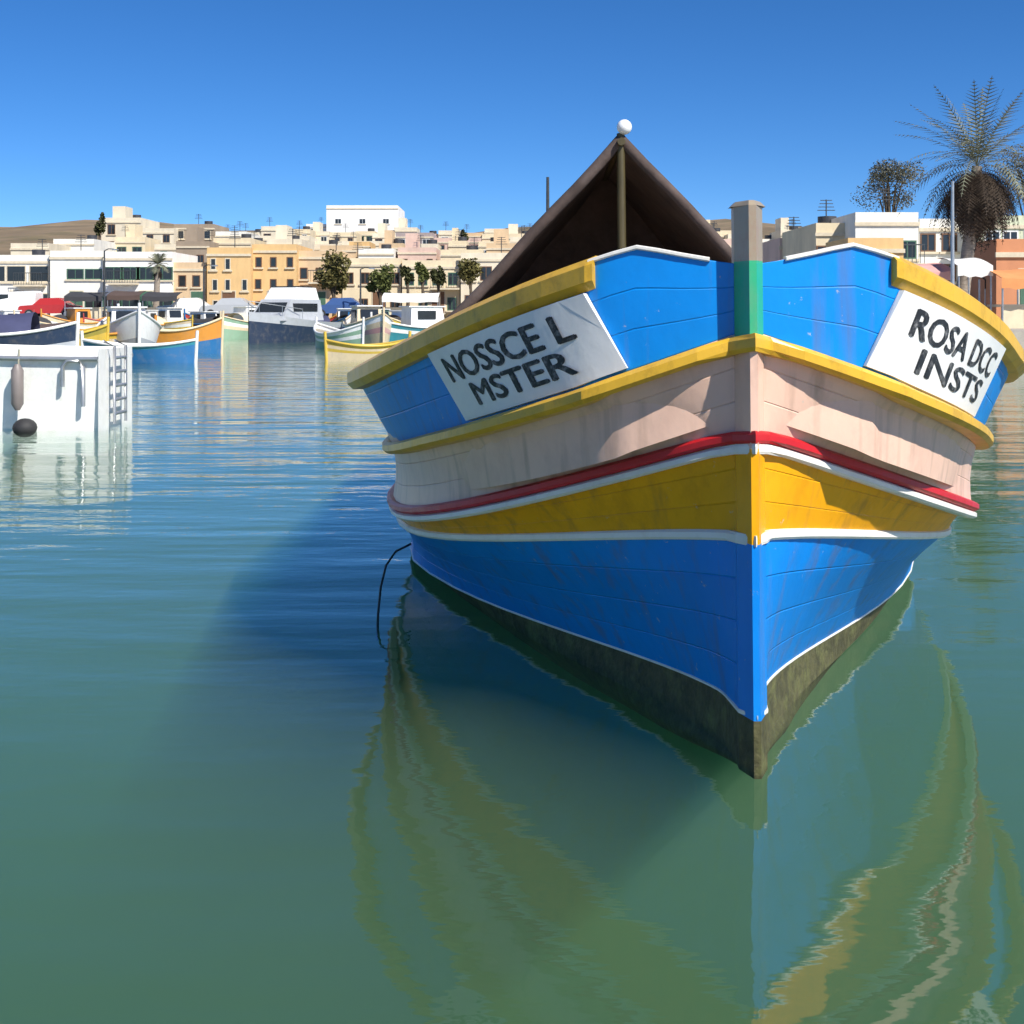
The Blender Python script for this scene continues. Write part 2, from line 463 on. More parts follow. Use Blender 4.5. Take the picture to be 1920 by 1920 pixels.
moulding('white_line', 'chi', -0.020, 0.016, 0.014, M['white'], first=-0.102)
moulding('waterline_stripe', 'boot', -0.007, 0.007, 0.005, M['white'], first=-0.095)
moulding('bow_cap', 'cap', -0.006, 0.010, 0.012, M['white'], a0=0.02, a1=0.2)
moulding('cap_rail', 'cap', -0.098, 0.014, 0.030, M['yellow_trim'], a0=0.185, back=0.09)

# stem post: wedge-shaped timber, painted with the bands it crosses
sm = MB()
def stem_sec(z, w=STEM_W, tip=-0.095, back=0.05):
    lean = 0.0
    return [(-w, back, z), (-w, -0.005, z), (-0.012, tip, z), (0.012, tip, z), (w, -0.005, z), (w, back, z)]
bands = [(-0.012, 0.175, 0), (0.175, 0.745, 1), (0.745, 1.055, 2), (1.055, 1.41, 3), (1.41, 1.665, 4), (1.665, 1.845, 5)]
for z0, z1, k in bands:
    w = STEM_W
    sm.grid([stem_sec(z0, w), stem_sec(z1, w)], k, False, True)
top = [(x * .7, y * .8, 1.862) for x, y, z in stem_sec(0, .058)]
sm.grid([stem_sec(1.845, .058), top], 5, False, True); sm.add(top, [(0, 1, 2, 3, 4, 5)], 5)
sm.build('stem_post', [M['boot'], M['blue_low'], M['yellow'], M['cream'], M['green'], M['stemhead']], boat)

# name boards on the bulwarks, with two lines of lettering each
def bul(side, s, t, off):
    """s 0..1 along the board from bow to stern, t 0..1 from bottom to top"""
    ab, at_ = 0.115 + s * (0.69 - 0.115), 0.205 + s * (0.77 - 0.205)
    lo, hi = hp('str', ab, side, off, 0.012), hp('cap', at_, side, off, -0.105)
    return lo.lerp(hi, t)
def text_mesh(body, size=1.0):
    cu = bpy.data.curves.new('lettering', 'FONT'); cu.body = body; cu.size = size; cu.align_x = 'CENTER'; cu.align_y = 'CENTER'
    cu.resolution_u = 3
    o = bpy.data.objects.new('lettering', cu); C.objects.link(o)
    bpy.context.view_layer.update()
    me = bpy.data.meshes.new_from_object(o.evaluated_get(bpy.context.evaluated_depsgraph_get()))
    bpy.data.objects.remove(o)
    return me
for side, lines in ((-1, ('NOSSCE L', 'MSTER')), (1, ('ROSA DCC', 'INSTS'))):
    mb = MB()
    n = 10
    f = [[bul(side, i / n, t, 0.024) for t in (0.0, 0.5, 1.0)] for i in range(n + 1)]
    k = [[bul(side, i / n, t, 0.003) for t in (0.0, 0.5, 1.0)] for i in range(n + 1)]
    mb.grid(f, 0, True, False, side > 0)
    for a_, b_ in ((f[0], k[0]), (f[-1], k[-1])): mb.grid([a_, b_], 0, False)
    mb.grid([[r[0] for r in f], [r[0] for r in k]], 0, False); mb.grid([[r[-1] for r in f], [r[-1] for r in k]], 0, False)
    board = mb.build('name_board', M['board'], boat)
    for li, txt in enumerate(lines):
        me = text_mesh(txt)
        co = np.zeros(len(me.vertices) * 3); me.vertices.foreach_get('co', co); co = co.reshape(-1, 3)
        x0, x1 = co[:, 0].min(), co[:, 0].max(); y0, y1 = co[:, 1].min(), co[:, 1].max()
        wid = (0.10, 0.90) if li == 0 else ((0.22, 0.84) if side < 0 else (0.20, 0.86))
        tt = (0.52, 0.86) if li == 0 else (0.14, 0.44)
        polys = [tuple(p.vertices) for p in me.polygons]
        lb = MB()
        for q, (ds, dt) in enumerate(((0, 0), (.006, 0), (-.006, 0), (0, .009), (0, -.009))):   # a brush stroke of some width
            n0 = len(lb.v)
            vs = []
            for c in co:
                fx = (c[0] - x0) / (x1 - x0); fy = (c[1] - y0) / (y1 - y0)
                s = wid[0] + fx * (wid[1] - wid[0]) + ds
                if side < 0: s = 1 - s
                vs.append(bul(side, s, tt[0] + fy * (tt[1] - tt[0]) + dt, 0.0255 + 0.0003 * q))
            lb.add(vs, polys)
        lb.build('lettering', M['ink'], board)

# fittings on the foredeck
def foredeck_z(a):
    return hp('str', a, 1).z + 0.13
mb = MB().tube([(0.32, 0.42, foredeck_z(.42) - .05), (0.32, 0.42, foredeck_z(.42) + .42)], 0.035, 0, 10)
mb.tube([(0.22, 0.42, foredeck_z(.42) + .30), (0.42, 0.42, foredeck_z(.42) + .30)], 0.022, 0, 8)
mb.build('mooring_bitt', M['dark_metal'], boat)
mb = MB()
pts = [(0.18 + 0.13 * math.cos(t) * (1 - t / 60), 0.55 + 0.13 * math.sin(t) * (1 - t / 60), foredeck_z(.55) + 0.03 + t * 0.004) for t in [i * 0.35 for i in range(90)]]
mb.tube(pts, 0.014, 0, 6); mb.build('rope_coil', M['rope'], boat)

# tent-shaped awning over the after half
AP, RZ, EV = 6.72, 2.97, 1.32
def tent_row(a, dz=0.0, n=9):
    hw = min(hp('cap', a, 1).x + 0.04, 1.70)
    ez = hp('cap', a, 1).z + 0.02
    pts = []
    for i in range(-n, n + 1):
        t = abs(i) / n
        sag = 0.05 * math.sin(math.pi * t) * (0.6 + 0.4 * math.sin(a * 5 + i))
        pts.append((math.copysign(hw * t, i) if i else 0.0, a + dz, RZ - (RZ - ez) * t - sag))
    return pts
mb = MB()
av = [AP + 2.7 * i / 12 for i in range(13)]
rows = [tent_row(a) for a in av]
inner = [[(x * 0.985, y, z - 0.02) for x, y, z in r] for r in rows]
mb.grid(rows, 0, True); mb.grid(inner, 0, True, False, True)
mb.grid([rows[0], inner[0]], 0, False)
mb.grid([rows[-1], [(x * .9, y + .01, min(z, 1.3)) for x, y, z in rows[-1]]], 0, False)   # closed at the back
awn = mb.build('awning', M['tarp'], boat)
mb = MB(); fr = rows[0]
mb.tube([Vector(p) + Vector((0, -0.015, 0)) for p in fr[0:len(fr) // 2 + 1]], 0.05, 0, 7); mb.build('rolled_hem', M['tarp'], awn)
mb = MB()
mb.tube([Vector(p) + Vector((0, -0.015, 0)) for p in fr[len(fr) // 2:]], 0.05, 0, 7); mb.build('rolled_hem', M['tarp'], awn)
MB().tube([(0, AP - 0.12, RZ - 0.03), (0, AP + 2.75, RZ - 0.05)], 0.035, 0, 8).build('ridge_pole', M['wood'], awn)
MB().tube([(0.0, AP - 0.02, 0.5), (0.0, AP - 0.02, RZ + 0.05)], [0.045, 0.035], 0, 10).build('support_post', M['wood'], awn)
MB().ball((0.03, AP - 0.05, RZ + 0.10), 0.065).build('globe_lamp', M['globe'], awn)
# dark bundled nets under the awning
mb = MB(); rows = []
nr = random.Random(8)
ph = [nr.uniform(0, 6.28) for _ in range(8)]
for i in range(37):
    r = []
    for j in range(41):
        x, y = -1.25 + 2.5 * j / 40, AP + 0.1 + 2.3 * i / 36
        e = max(0.0, 1 - (abs(x) / 1.3) ** 3) * math.sin(math.pi * min(1, i / 36 * 1.02)) ** 0.5
        z = 0.62 + e * (0.34 + 0.12 * math.sin(3.1 * x + ph[0]) * math.sin(2.7 * y + ph[1]) + 0.07 * math.sin(7.3 * x + ph[2]) * math.sin(6.1 * y + ph[3]) + 0.03 * math.sin(17 * x + ph[4] + 3 * y) + nr.uniform(-.02, .02))
        r.append((x, y, z))
    rows.append(r)
mb.grid(rows, 0, True)
mb.build('bundled_nets', mat('dark_net', (0.03, 0.035, 0.03), rough=0.95, var=0.5, vscale=12, bump=0.8, bscale=25), boat)

# mooring lines
mb = MB()
mb.tube([at(770, 1020, 6.9), at(742, 1034, 6.6), at(724, 1060, 6.45), at(714, 1100, 6.3), at(709, 1150, 6.15), at(707, 1200, 6.05)], 0.006, 0, 6)
tag(mb.build('mooring_rope', M['rope_dark']), 'dark mooring line dropping into the water beside the big boat', 'rope')

# ------------------------------------------------------------------ the town: houses with openings, parapets, tanks
def wallmat(name, col, **k):
    d = dict(rough=0.9, var=0.12, vscale=0.7, bump=0.25, bscale=3.0, stain=tuple(c * 0.6 for c in col), stain_amt=0.5, stain_scale=0.5, stretch=(1, 1, 0.45))
    d.update(k)
    return mat(name, col, **d)
W = {
    'white': wallmat('white_plaster', (0.80, 0.78, 0.71)),
    'bright': wallmat('fresh_white_render', (0.84, 0.83, 0.80), stain_amt=0.2),
    'cream': wallmat('cream_limestone', (0.74, 0.62, 0.42)),
    'pale': wallmat('pale_limestone', (0.72, 0.64, 0.49)),
    'ochre': wallmat('ochre_limestone', (0.70, 0.46, 0.21)),
    'tan': wallmat('tan_limestone', (0.64, 0.47, 0.29)),
    'pink': wallmat('pinkish_plaster', (0.64, 0.46, 0.38)),
    'mauve': wallmat('mauve_grey_plaster', (0.36, 0.30, 0.29)),
    'brown': wallmat('grey_brown_stone', (0.33, 0.26, 0.19)),
    'terra': wallmat('terracotta_plaster', (0.56, 0.24, 0.12)),
    'sage': wallmat('pale_green_plaster', (0.60, 0.64, 0.46)),
}
M['frame_white'] = mat('white_window_frame', (0.7, 0.7, 0.68), rough=0.5)
M['frame_green'] = mat('green_shutter', (0.06, 0.14, 0.09), rough=0.6)
M['frame_brown'] = mat('brown_timber', (0.16, 0.08, 0.04), rough=0.6)
M['stone_sill'] = mat('stone_sill', (0.62, 0.54, 0.40), rough=0.9)
M['tank'] = mat('black_tank', (0.05, 0.05, 0.055), rough=0.5)

_wm = {}
def window_mesh(w, h, style):
    k = (round(w, 2), round(h, 2), style)
    if k in _wm: return _wm[k]
    fm = {'white': M['frame_white'], 'green': M['frame_green'], 'brown': M['frame_brown'], 'open': M['stone_sill']}[style]
    t = 0.07
    mb = MB()
    mb.box(-w / 2, w / 2, -0.03, 0.1, 0, t, 0); mb.box(-w / 2, w / 2, -0.03, 0.1, h - t, h, 0)
    mb.box(-w / 2, -w / 2 + t, -0.03, 0.1, t, h - t, 0); mb.box(w / 2 - t, w / 2, -0.03, 0.1, t, h - t, 0)
    if style != 'open' and w > 0.6:
        mb.box(-0.025, 0.025, -0.02, 0.1, t, h - t, 0)
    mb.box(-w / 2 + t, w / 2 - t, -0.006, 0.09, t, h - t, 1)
    mb.box(-w / 2 - 0.12, w / 2 + 0.12, -0.12, 0.1, -0.12, -0.002, 2)
    me = mb.mesh('window')
    for m in (fm, M['glass'], M['stone_sill']): me.materials.append(m)
    _wm[k] = me
    return me

def house(label, u0, u1, vtop, y, wall, floors=2, cols=3, win=(0.9, 1.25), style='brown', depth=8, base=None, door=True, tank=False, hut=False, balcony=None, rows=None, name='town_house', group=None, cat='house'):
    x0, x1 = ux(u0, y), ux(u1, y); zt = vz(vtop, y)
    zb = ground_z(y) if base is None else base
    cx = (x0 + x1) / 2; hw = (x1 - x0) / 2; H = zt - zb
    t = thing(name, label, cat, (cx, y, zb), group=group)
    mb = MB()
    mb.box(-hw, hw, 0, depth, -1.5, H - 0.55)
    # parapet of four walls round a flat roof
    p = 0.22
    mb.box(-hw, hw, -0.0, p, H - 0.55, H); mb.box(-hw, hw, depth - p, depth, H - 0.55, H)
    mb.box(-hw, -hw + p, p, depth - p, H - 0.55, H); mb.box(hw - p, hw, p, depth - p, H - 0.55, H)
    mb.build('wall', W[wall], t)
    MB().box(-hw - 0.05, hw + 0.05, -0.09, 0.0, H - 0.66, H - 0.48).build('cornice', M['stone_sill'], t)
    fh = (H - 0.6) / floors
    rr = range(floors) if rows is None else rows
    for f in rr:
        for c in range(cols):
            if f == 0 and door and c == cols // 2: continue
            if random.random() < 0.06: continue
            w, h = win
            h = min(h, fh * 0.6)
            wx = -hw + (c + 0.5) * 2 * hw / cols + random.uniform(-.1, .1)
            place('window', window_mesh(w, h, style), t, (wx, 0, f * fh + fh * 0.30))
    if door:
        mb = MB().box(-0.55, 0.55, -0.04, 0.05, 0.02, 2.1, 0).box(-0.48, 0.48, -0.06, -0.04, 0.05, 2.02, 1)
        mb.build('door', [M['stone_sill'], M['frame_green'] if random.random() < .5 else M['frame_brown']], t, (-hw + (cols // 2 + 0.5) * 2 * hw / cols, 0, 0))
    if balcony is not None:
        bx = balcony * hw
        bz = fh + fh * 0.2
        b = MB().box(bx - 1.1, bx + 1.1, -0.9, 0.0, bz - 0.14, bz).build('balcony', M['stone_sill'], t)
        r = MB()
        r.box(bx - 1.1, bx + 1.1, -0.9, -0.86, bz + 0.86, bz + 0.92)
        for i in range(12):
            xx = bx - 1.08 + i * 0.195
            r.box(xx, xx + 0.025, -0.89, -0.865, bz, bz + 0.87)
        r.build('railing', M['dark_metal'], b)
    if tank:
        MB().tube([(hw * .4, depth * .4, H - 0.56), (hw * .4, depth * .4, H + 0.55)], 0.5, 0, 12).build('water_tank', M['tank'], t)
    if random.random() < 0.6:
        ax = random.uniform(-.7, .7) * hw
        a_ = MB().tube([(ax, 1.5, H - 0.56), (ax, 1.5, H + 1.3)], 0.035, 0, 5)
        for q in range(4): a_.tube([(ax - .45 + q * .05, 1.5, H + .75 + q * .17), (ax + .45 - q * .05, 1.5, H + .75 + q * .17)], 0.02, 0, 4)
        a_.build('aerial', M['dark_metal'], t)
    if hut:
        MB().box(-hw * .7, -hw * .05, 2, 5, H - 0.56, H + 1.5).build('roof_room', W[wall], t)
    return t

# front row along the far quay
house('long white two-storey house with wide dark openings at the left edge', -70, 92, 478, 98, 'white', 2, 4, (1.5, 1.4), 'open', balcony=0.6, tank=True)
house('cream white flat-roofed house second from the left on the far quay', 94, 193, 470, 97.5, 'white', 2, 3, (1.3, 0.8), 'green', hut=False)
house('white house with green shutters beside the small dark palm', 195, 322, 472, 97, 'bright', 2, 4, (1.5, 1.0), 'green', balcony=-0.4)
house('low tan stone house between the white and the ochre houses', 324, 386, 492, 97.5, 'tan', 2, 2, (0.6, 0.9))
house('ochre stone house with three small upright windows per floor', 388, 470, 464, 97, 'ochre', 3, 3, (0.45, 0.9), 'open')
house('deep orange stone house behind the grey cabin cruiser', 472, 556, 458, 98, 'ochre', 3, 3, (0.5, 0.8), 'brown')
house('beige house half hidden by the big olive tree', 558, 640, 470, 99, 'tan', 2, 3, (0.6, 0.9), balcony=0.2)
house('yellowish cream house between the two round trees', 642, 752, 484, 99, 'cream', 2, 4, (0.7, 0.9), 'brown')
house('cream house with a balcony behind the row of small trees', 754, 862, 488, 98.5, 'cream', 2, 4, (0.7, 1.0), 'green', balcony=0.5)
house('pale stone house touching the left edge of the brown tent', 864, 962, 474, 98, 'pale', 2, 3, (0.9, 1.1), 'brown')
house('pale stone house hidden behind the brown tent', 964, 1090, 462, 98, 'pale', 3, 4, (0.8, 1.0), 'brown')
house('cream house hidden behind the right slope of the tent', 1092, 1188, 466, 98, 'cream', 3, 4, (0.8, 1.0), 'green', balcony=0.3)
house('white house hidden behind the right slope of the tent', 1190, 1288, 458, 97.5, 'white', 3, 4, (0.8, 1.0), 'brown')
house('tan house behind the stem post', 1402, 1500, 456, 98, 'tan', 3, 4, (0.8, 1.0), 'green')
house('pinkish house seen between the tent and the stem post', 1290, 1400, 448, 97, 'pink', 3, 4, (0.7, 1.0), 'brown')
# second row up the slope
house('beige tower house on the ridge above the white houses', 190, 264, 408, 150, 'pale', 3, 2, (0.9, 1.2), 'brown', tank=True, door=False, hut=True)
house('narrow cream house right of the beige tower house', 266, 326, 428, 150, 'pale', 3, 2, (0.8, 1.0), door=False)
house('grey-brown stone house on the ridge', 326, 402, 420, 152, 'brown', 3, 3, (0.9, 1.2), 'open', door=False, tank=True)
house('small white house at the right end of the left ridge', 404, 462, 434, 150, 'white', 2, 2, (0.8, 1.0), door=False)
house('wide pale house below the white block', 464, 580, 442, 160, 'pale', 2, 4, (0.8, 1.0), door=False)
house('cream house just below the white block', 582, 740, 452, 165, 'pale', 2, 5, (0.8, 1.0), 'green', door=False)
house('mauve grey house with a white roof edge', 742, 812, 436, 150, 'mauve', 3, 3, (0.9, 0.9), 'white', door=False)
house('pink plastered house with reddish windows', 814, 902, 446, 150, 'pink', 2, 4, (1.0, 1.0), 'brown', door=False)
house('pale yellow house on the ridge left of the tent', 904, 1010, 438, 152, 'cream', 2, 4, (0.9, 1.0), door=False)
house('cream ridge house behind the tent top', 1012, 1120, 442, 152, 'pale', 2, 4, (0.9, 1.0), door=False)
house('far cream house seen right of the tent', 1250, 1380, 432, 165, 'cream', 3, 4, (0.8, 1.0), door=False)
# stepped infill houses between the rows, each told apart by what it stands above
house('flat cream house above the long white house at the left edge', 20, 92, 456, 122, 'pale', 2, 2, (0.8, 0.9), door=False)
house('small white house on the ridge above the two left houses', 100, 176, 448, 128, 'white', 2, 2, (0.8, 0.9), 'green', door=False, tank=True)
house('brown house squeezed behind the low tan house', 330, 392, 452, 120, 'brown', 2, 2, (0.7, 0.9), door=False, hut=True)
house('cream upper house behind the ochre house', 400, 470, 446, 124, 'cream', 2, 3, (0.6, 0.8), door=False, tank=True)
house('pale upper house with a roof room behind the deep orange house', 500, 566, 448, 126, 'pale', 2, 3, (0.6, 0.8), door=False, hut=True)
house('tan upper house behind the big olive tree', 600, 668, 460, 124, 'tan', 2, 3, (0.6, 0.8), door=False)
house('white upper house with a tank left of the mauve house', 672, 738, 466, 122, 'white', 2, 3, (0.6, 0.8), 'green', door=False, tank=True)
house('pink upper house with a roof room below the mauve house', 746, 818, 464, 124, 'pink', 2, 3, (0.6, 0.8), door=False, hut=True)
house('cream upper house with a tank above the balcony house', 826, 906, 468, 122, 'cream', 2, 3, (0.6, 0.8), 'green', door=False, tank=True)
house('tan upper house nearest the left slope of the tent', 912, 1000, 456, 124, 'tan', 2, 3, (0.6, 0.8), door=False, hut=True)
hr = random.Random(5)
HCOL = {'pale': 'pale stone', 'cream': 'cream', 'white': 'white', 'tan': 'tan', 'ochre': 'ochre', 'pink': 'pinkish'}
ORD = ['first', 'second', 'third', 'fourth', 'fifth', 'sixth', 'seventh', 'eighth', 'ninth', 'tenth', 'eleventh', 'twelfth', 'thirteenth', 'fourteenth', 'fifteenth', 'sixteenth', 'seventeenth', 'eighteenth', 'nineteenth', 'twentieth', 'twenty-first', 'twenty-second', 'twenty-third', 'twenty-fourth', 'twenty-fifth']
hcount = {}
def hill_house(u, vtop, y, wpx, row):
    hcount[row] = hcount.get(row, -1) + 1
    k = hr.choice(['pale', 'cream', 'pale', 'white', 'tan', 'pale', 'ochre', 'cream', 'pink'])
    t = house(f'{HCOL[k]} flat-roofed house, {ORD[hcount[row]]} from the left in the {row}', u, u + wpx, vtop, y, k, 3, max(2, int(wpx / 22)), (hr.choice([.7, .9, 1.0]), hr.choice([.8, 1.1])), hr.choice(['brown', 'green', 'white', 'open']), depth=6, base=ground_z(y) - 1.0, door=False, tank=hr.random() < .35, hut=hr.random() < .45, group='small houses packed on the hillside')
u = -60
while u < 1010:
    w = hr.uniform(30, 62)
    if u > 165: hill_house(u, hr.uniform(424, 440), hr.uniform(172, 186), w, 'skyline row of the hillside')
    u += w + hr.uniform(-6, 3)
u = 215
while u < 1000:
    w = hr.uniform(34, 66)
    hill_house(u, hr.uniform(444, 458), hr.uniform(134, 140), w, 'middle row of the hillside')
    u += w + hr.uniform(6, 22)
u = 1020
while u < 1540:
    w = hr.uniform(34, 60)
    hill_house(u, hr.uniform(428, 450), hr.uniform(140, 150), w, 'row right of the tent')
    u += w
# the white block on the skyline
house('tall bright white block on the skyline', 612, 746, 385, 220, 'bright', 4, 3, (1.1, 1.2), 'white', depth=14, door=False, rows=[0, 2], name='apartment_block', cat='building')
house('lower white wing left of the tall white block', 574, 611, 420, 221, 'bright', 2, 2, (1.0, 1.2), 'white', depth=10, door=False, name='apartment_block', cat='building')

# houses on the side quay at the right
QZ = 0.95
house('small pinkish grey house just right of the stem post', 1462, 1528, 446, 72, 'pink', 2, 2, (0.7, 0.9), base=QZ)
house('cream house with a dark roof tank behind the right bow', 1530, 1602, 418, 64, 'cream', 2, 2, (0.8, 1.0), 'brown', base=QZ, tank=True)
house('white two-storey house with green windows left of the palm', 1604, 1722, 398, 62, 'white', 2, 3, (0.9, 0.9), 'green', base=QZ, balcony=0.3)
house('grey-white house behind the palm trunk', 1724, 1838, 410, 66, 'white', 3, 3, (0.8, 1.1), 'brown', base=QZ)
house('pale green house at the right edge', 1840, 1990, 404, 64, 'sage', 3, 4, (0.8, 1.1), 'white', base=QZ, balcony=-0.5)
house('ochre stone shed in front of the white house', 1590, 1694, 446, 56, 'ochre', 1, 3, (0.7, 0.7), 'brown', base=QZ, depth=4, name='stone_shed', cat='shed')
house('terracotta kiosk at the right edge of the quay', 1868, 1960, 448, 46, 'terra', 1, 2, (1.0, 0.9), 'white', base=QZ, depth=3, name='kiosk', cat='kiosk')
# ------------------------------------------------------------------ vegetation
def leafmat(name, col, var=0.45):
    m = mat(name, col, rough=0.7, var=var, vscale=1.5, spec=0.2)
    return m
LEAF = {'olive': leafmat('olive_foliage', (0.13, 0.115, 0.04)), 'green': leafmat('green_foliage', (0.10, 0.115, 0.035)), 'dark': leafmat('dark_foliage', (0.06, 0.065, 0.025)), 'grey': leafmat('grey_green_foliage', (0.13, 0.13, 0.10)),
        'palm': leafmat('palm_frond_green', (0.17, 0.175, 0.12)), 'dead': leafmat('dead_palm_frond', (0.055, 0.038, 0.026))}
BARK = mat('bark', (0.10, 0.075, 0.05), rough=0.95, var=0.3, vscale=6, bump=0.6, bscale=20)

def tree(label, u, y, vtop, vbot, wpx, leaf, n=1400, base=None, leaf_size=0.16, name='leafy_tree', group=None, fill=1.0):
    zb = (ground_z(y) + 0.012) if base is None else base
    zt = vz(vtop, y); zc0 = vz(vbot, y); rx = wpx / 2 / F * y
    t = thing(name, label, 'tree', (ux(u, y), y, zb), group=group)
    H = zt - zb; c0 = zc0 - zb
    cz = (H + c0) / 2; rz = (H - c0) / 2
    mb = MB()
    mb.tube([(0, 0, -0.1), (0.05, 0.02, c0 * .6), (-0.03, 0.05, cz)], [0.16, 0.12, 0.06], 0, 8)
    lobes = []
    for i in range(9):
        a = random.uniform(0, 6.28); r = random.uniform(0.25, 0.72)
        c = Vector((math.cos(a) * r * rx, math.sin(a) * r * rx * .8, cz + random.uniform(-.6, .65) * rz))
        lobes.append((c, random.uniform(.3, .52)))
        mb.tube([(0, 0, max(0.3, c0 * .75)), tuple((c * .55) + Vector((0, 0, cz * .4))), tuple(c)], [0.06, 0.04, 0.015], 0, 5)
    mb.build('trunk', BARK, t)
    cb = MB()
    for i in range(int(n * fill)):
        c, q = random.choice(lobes)
        d = Vector((random.gauss(0, 1), random.gauss(0, 1), random.gauss(0, 1))).normalized() * (random.random() ** 0.4)
        p = c + Vector((d.x * q * rx * 1.15, d.y * q * rx, d.z * q * rz * 1.2))
        s = leaf_size * random.uniform(.6, 1.3)
        e1 = Vector((random.gauss(0, 1), random.gauss(0, 1), random.gauss(0, .7))).normalized() * s
        e2 = e1.cross(Vector((random.gauss(0, 1), random.gauss(0, 1), random.gauss(0, 1)))).normalized() * s * .6
        cb.add([p - e1, p + e2, p + e1, p - e2], [(0, 1, 2, 3)])
    cb.build('crown', LEAF[leaf], t)
    return t
tree('large olive-brown tree in front of the beige house', 626, 93, 474, 556, 80, 'olive', 2200)
tree('round green tree right of the large olive-brown tree', 712, 93, 500, 552, 52, 'green', 1300)
tree('leftmost of the three small dark trees before the cream house', 764, 94, 500, 530, 24, 'dark', 500)
tree('middle one of the three small dark trees before the cream house', 792, 94, 490, 532, 30, 'green', 600)
tree('rightmost of the three small dark trees before the cream house', 822, 94, 502, 534, 26, 'dark', 500)
tree('scrubby brown tree beside the brown tent', 882, 93, 488, 530, 44, 'olive', 900)
tree('dark round tree on the roofline below the white block', 694, 130, 466, 492, 26, 'dark', 500)
tree('small dark cypress-like tree on the ridge', 870, 146, 428, 464, 18, 'dark', 500, base=vz(475, 146))
tree('dark bush on top of the ridge beside the beige tower house', 186, 147, 398, 440, 24, 'dark', 600, base=vz(462, 147))
tree('grey wispy tamarisk behind the white house on the right', 1668, 68, 300, 400, 150, 'grey', 5000, base=QZ, leaf_size=0.06)
tree('thin grey tamarisk at the far right behind the palm', 1930, 69, 250, 410, 150, 'grey', 5000, base=QZ, leaf_size=0.06)

def frond_mesh(L, droop, seed, width=0.42, n=22):
    rnd = random.Random(seed)
    mb = MB()
    pts = []
    for i in range(n + 1):
        t = i / n
        pts.append(Vector((L * (t - 0.12 * droop * t * t), 0, L * (0.25 * t - 0.55 * droop * t * t))))
    for i in range(n):
        p, q = pts[i], pts[i + 1]
        mb.add([p + Vector((0, .012, 0)), p - Vector((0, .012, 0)), q - Vector((0, .008, 0)), q + Vector((0, .008, 0))], [(0, 1, 2, 3)])
        t = i / n
        if t < 0.12: continue
        w = width * math.sin(math.pi * min(1, 0.12 + t * .9)) * rnd.uniform(.8, 1.15) + 0.05
        for sgn in (-1, 1):
            d = (q - p).normalized()
            tip = p + d * w * 0.75 + Vector((0, sgn * w, -0.25 * w * rnd.uniform(.4, 1.6)))
            mb.add([p, p + d * 0.055, tip], [(0, 1, 2)])
    return mb.mesh('frond')

def palm(label, u, y, base, zc, lean, nlive, ndead, L, name='palm_tree'):
    t = thing(name, label, 'palm', (ux(u, y), y, base))
    H = zc - base
    mb = MB(); pts = []; rr = []
    for i in range(15):
        k = i / 14
        pts.append((lean * (k - 1) * (1 - .3 * k), 0, H * k)); rr.append((0.26 - 0.08 * k) * (1.0 + 0.06 * (i % 2)))
    mb.tube(pts, rr, 0, 12)
    mb.build('trunk', mat('palm_trunk', (0.30, 0.25, 0.20), rough=0.95, var=0.3, vscale=5, bump=0.8, bscale=12, stretch=(1, 1, 3)), t)
    live = [frond_mesh(L, d, i) for i, d in enumerate((0.35, 0.7, 1.1, 1.5))]
    dead = [frond_mesh(L * .78, d, i + 9, 0.5) for i, d in enumerate((1.2, 1.6))]
    for me in live: me.materials.append(LEAF['palm'])
    for me in dead: me.materials.append(LEAF['dead'])
    for i in range(nlive):
        k = i / nlive
        me = live[min(3, int(k * 4))]
        o = place('frond', me, t, (0, 0, H))
        o.rotation_euler = (0, R(-62 + 66 * k + random.uniform(-8, 8)), i * 2.39996 + random.uniform(-.2, .2))
        o.scale = (random.uniform(.85, 1.1),) * 3
    for i in range(ndead):
        o = place('dead_frond', random.choice(dead), t, (0, 0, H - 0.1 - random.random() * .5))
        o.rotation_euler = (0, R(random.uniform(8, 60)), i * 2.39996)
        o.scale = (random.uniform(.7, 1.0),) * 3
    return t
palm('tall palm with a skirt of dead fronds on the right quay', 1832, 45, QZ, 6.6, 0.7, 46, 200, 3.3)
palm('small dark palm in front of the white house with green shutters', 296, 94, 1.012, 4.9, 0.2, 16, 6, 1.0)

# ------------------------------------------------------------------ street furniture, stalls and cars
def pole(label, u, y, vtop, r=0.05, base=None, lamp=True, name='lamp_post', cat='lamp post'):
    zb = ground_z(y) if base is None else base
    t = thing(name, label, cat, (ux(u, y), y, zb)); H = vz(vtop, y) - zb
    MB().tube([(0, 0, -0.1), (0, 0, H)], [r * 1.5, r], 0, 8).build('post', M['dark_metal'] if lamp is not None else M['metal'], t)
    MB().tube([(0, 0, 0), (0, 0, .35)], r * 2.6, 0, 8).build('base', M['dark_metal'], t)
    if lamp:
        MB().tube([(0, 0, H), (0.3, -.1, H + .12), (.7, -.2, H + .1)], r * .7, 0, 6).build('arm', M['dark_metal'], t)
        MB().box(.6, 1.0, -.3, -.1, H + .02, H + .1).build('lamp_head', M['metal'], t)
    return t
pole('dark thin mast on the skyline just left of the tent peak', 1027, 140, 332, 0.16, lamp=False, name='mast_pole', cat='mast')
pole('pale pole standing in front of the palm on the right quay', 1786, 41, 340, 0.05, QZ, lamp=None, name='quay_pole', cat='pole')
pole('lamp post on the far quay by the ochre house', 382, 88, 500, 0.05, 1.012)
pole('lamp post on the far quay in front of the white houses', 196, 88, 470, 0.05, 1.012)
pole('lamp post on the far quay by the round green tree', 676, 88, 505, 0.05, 1.012)

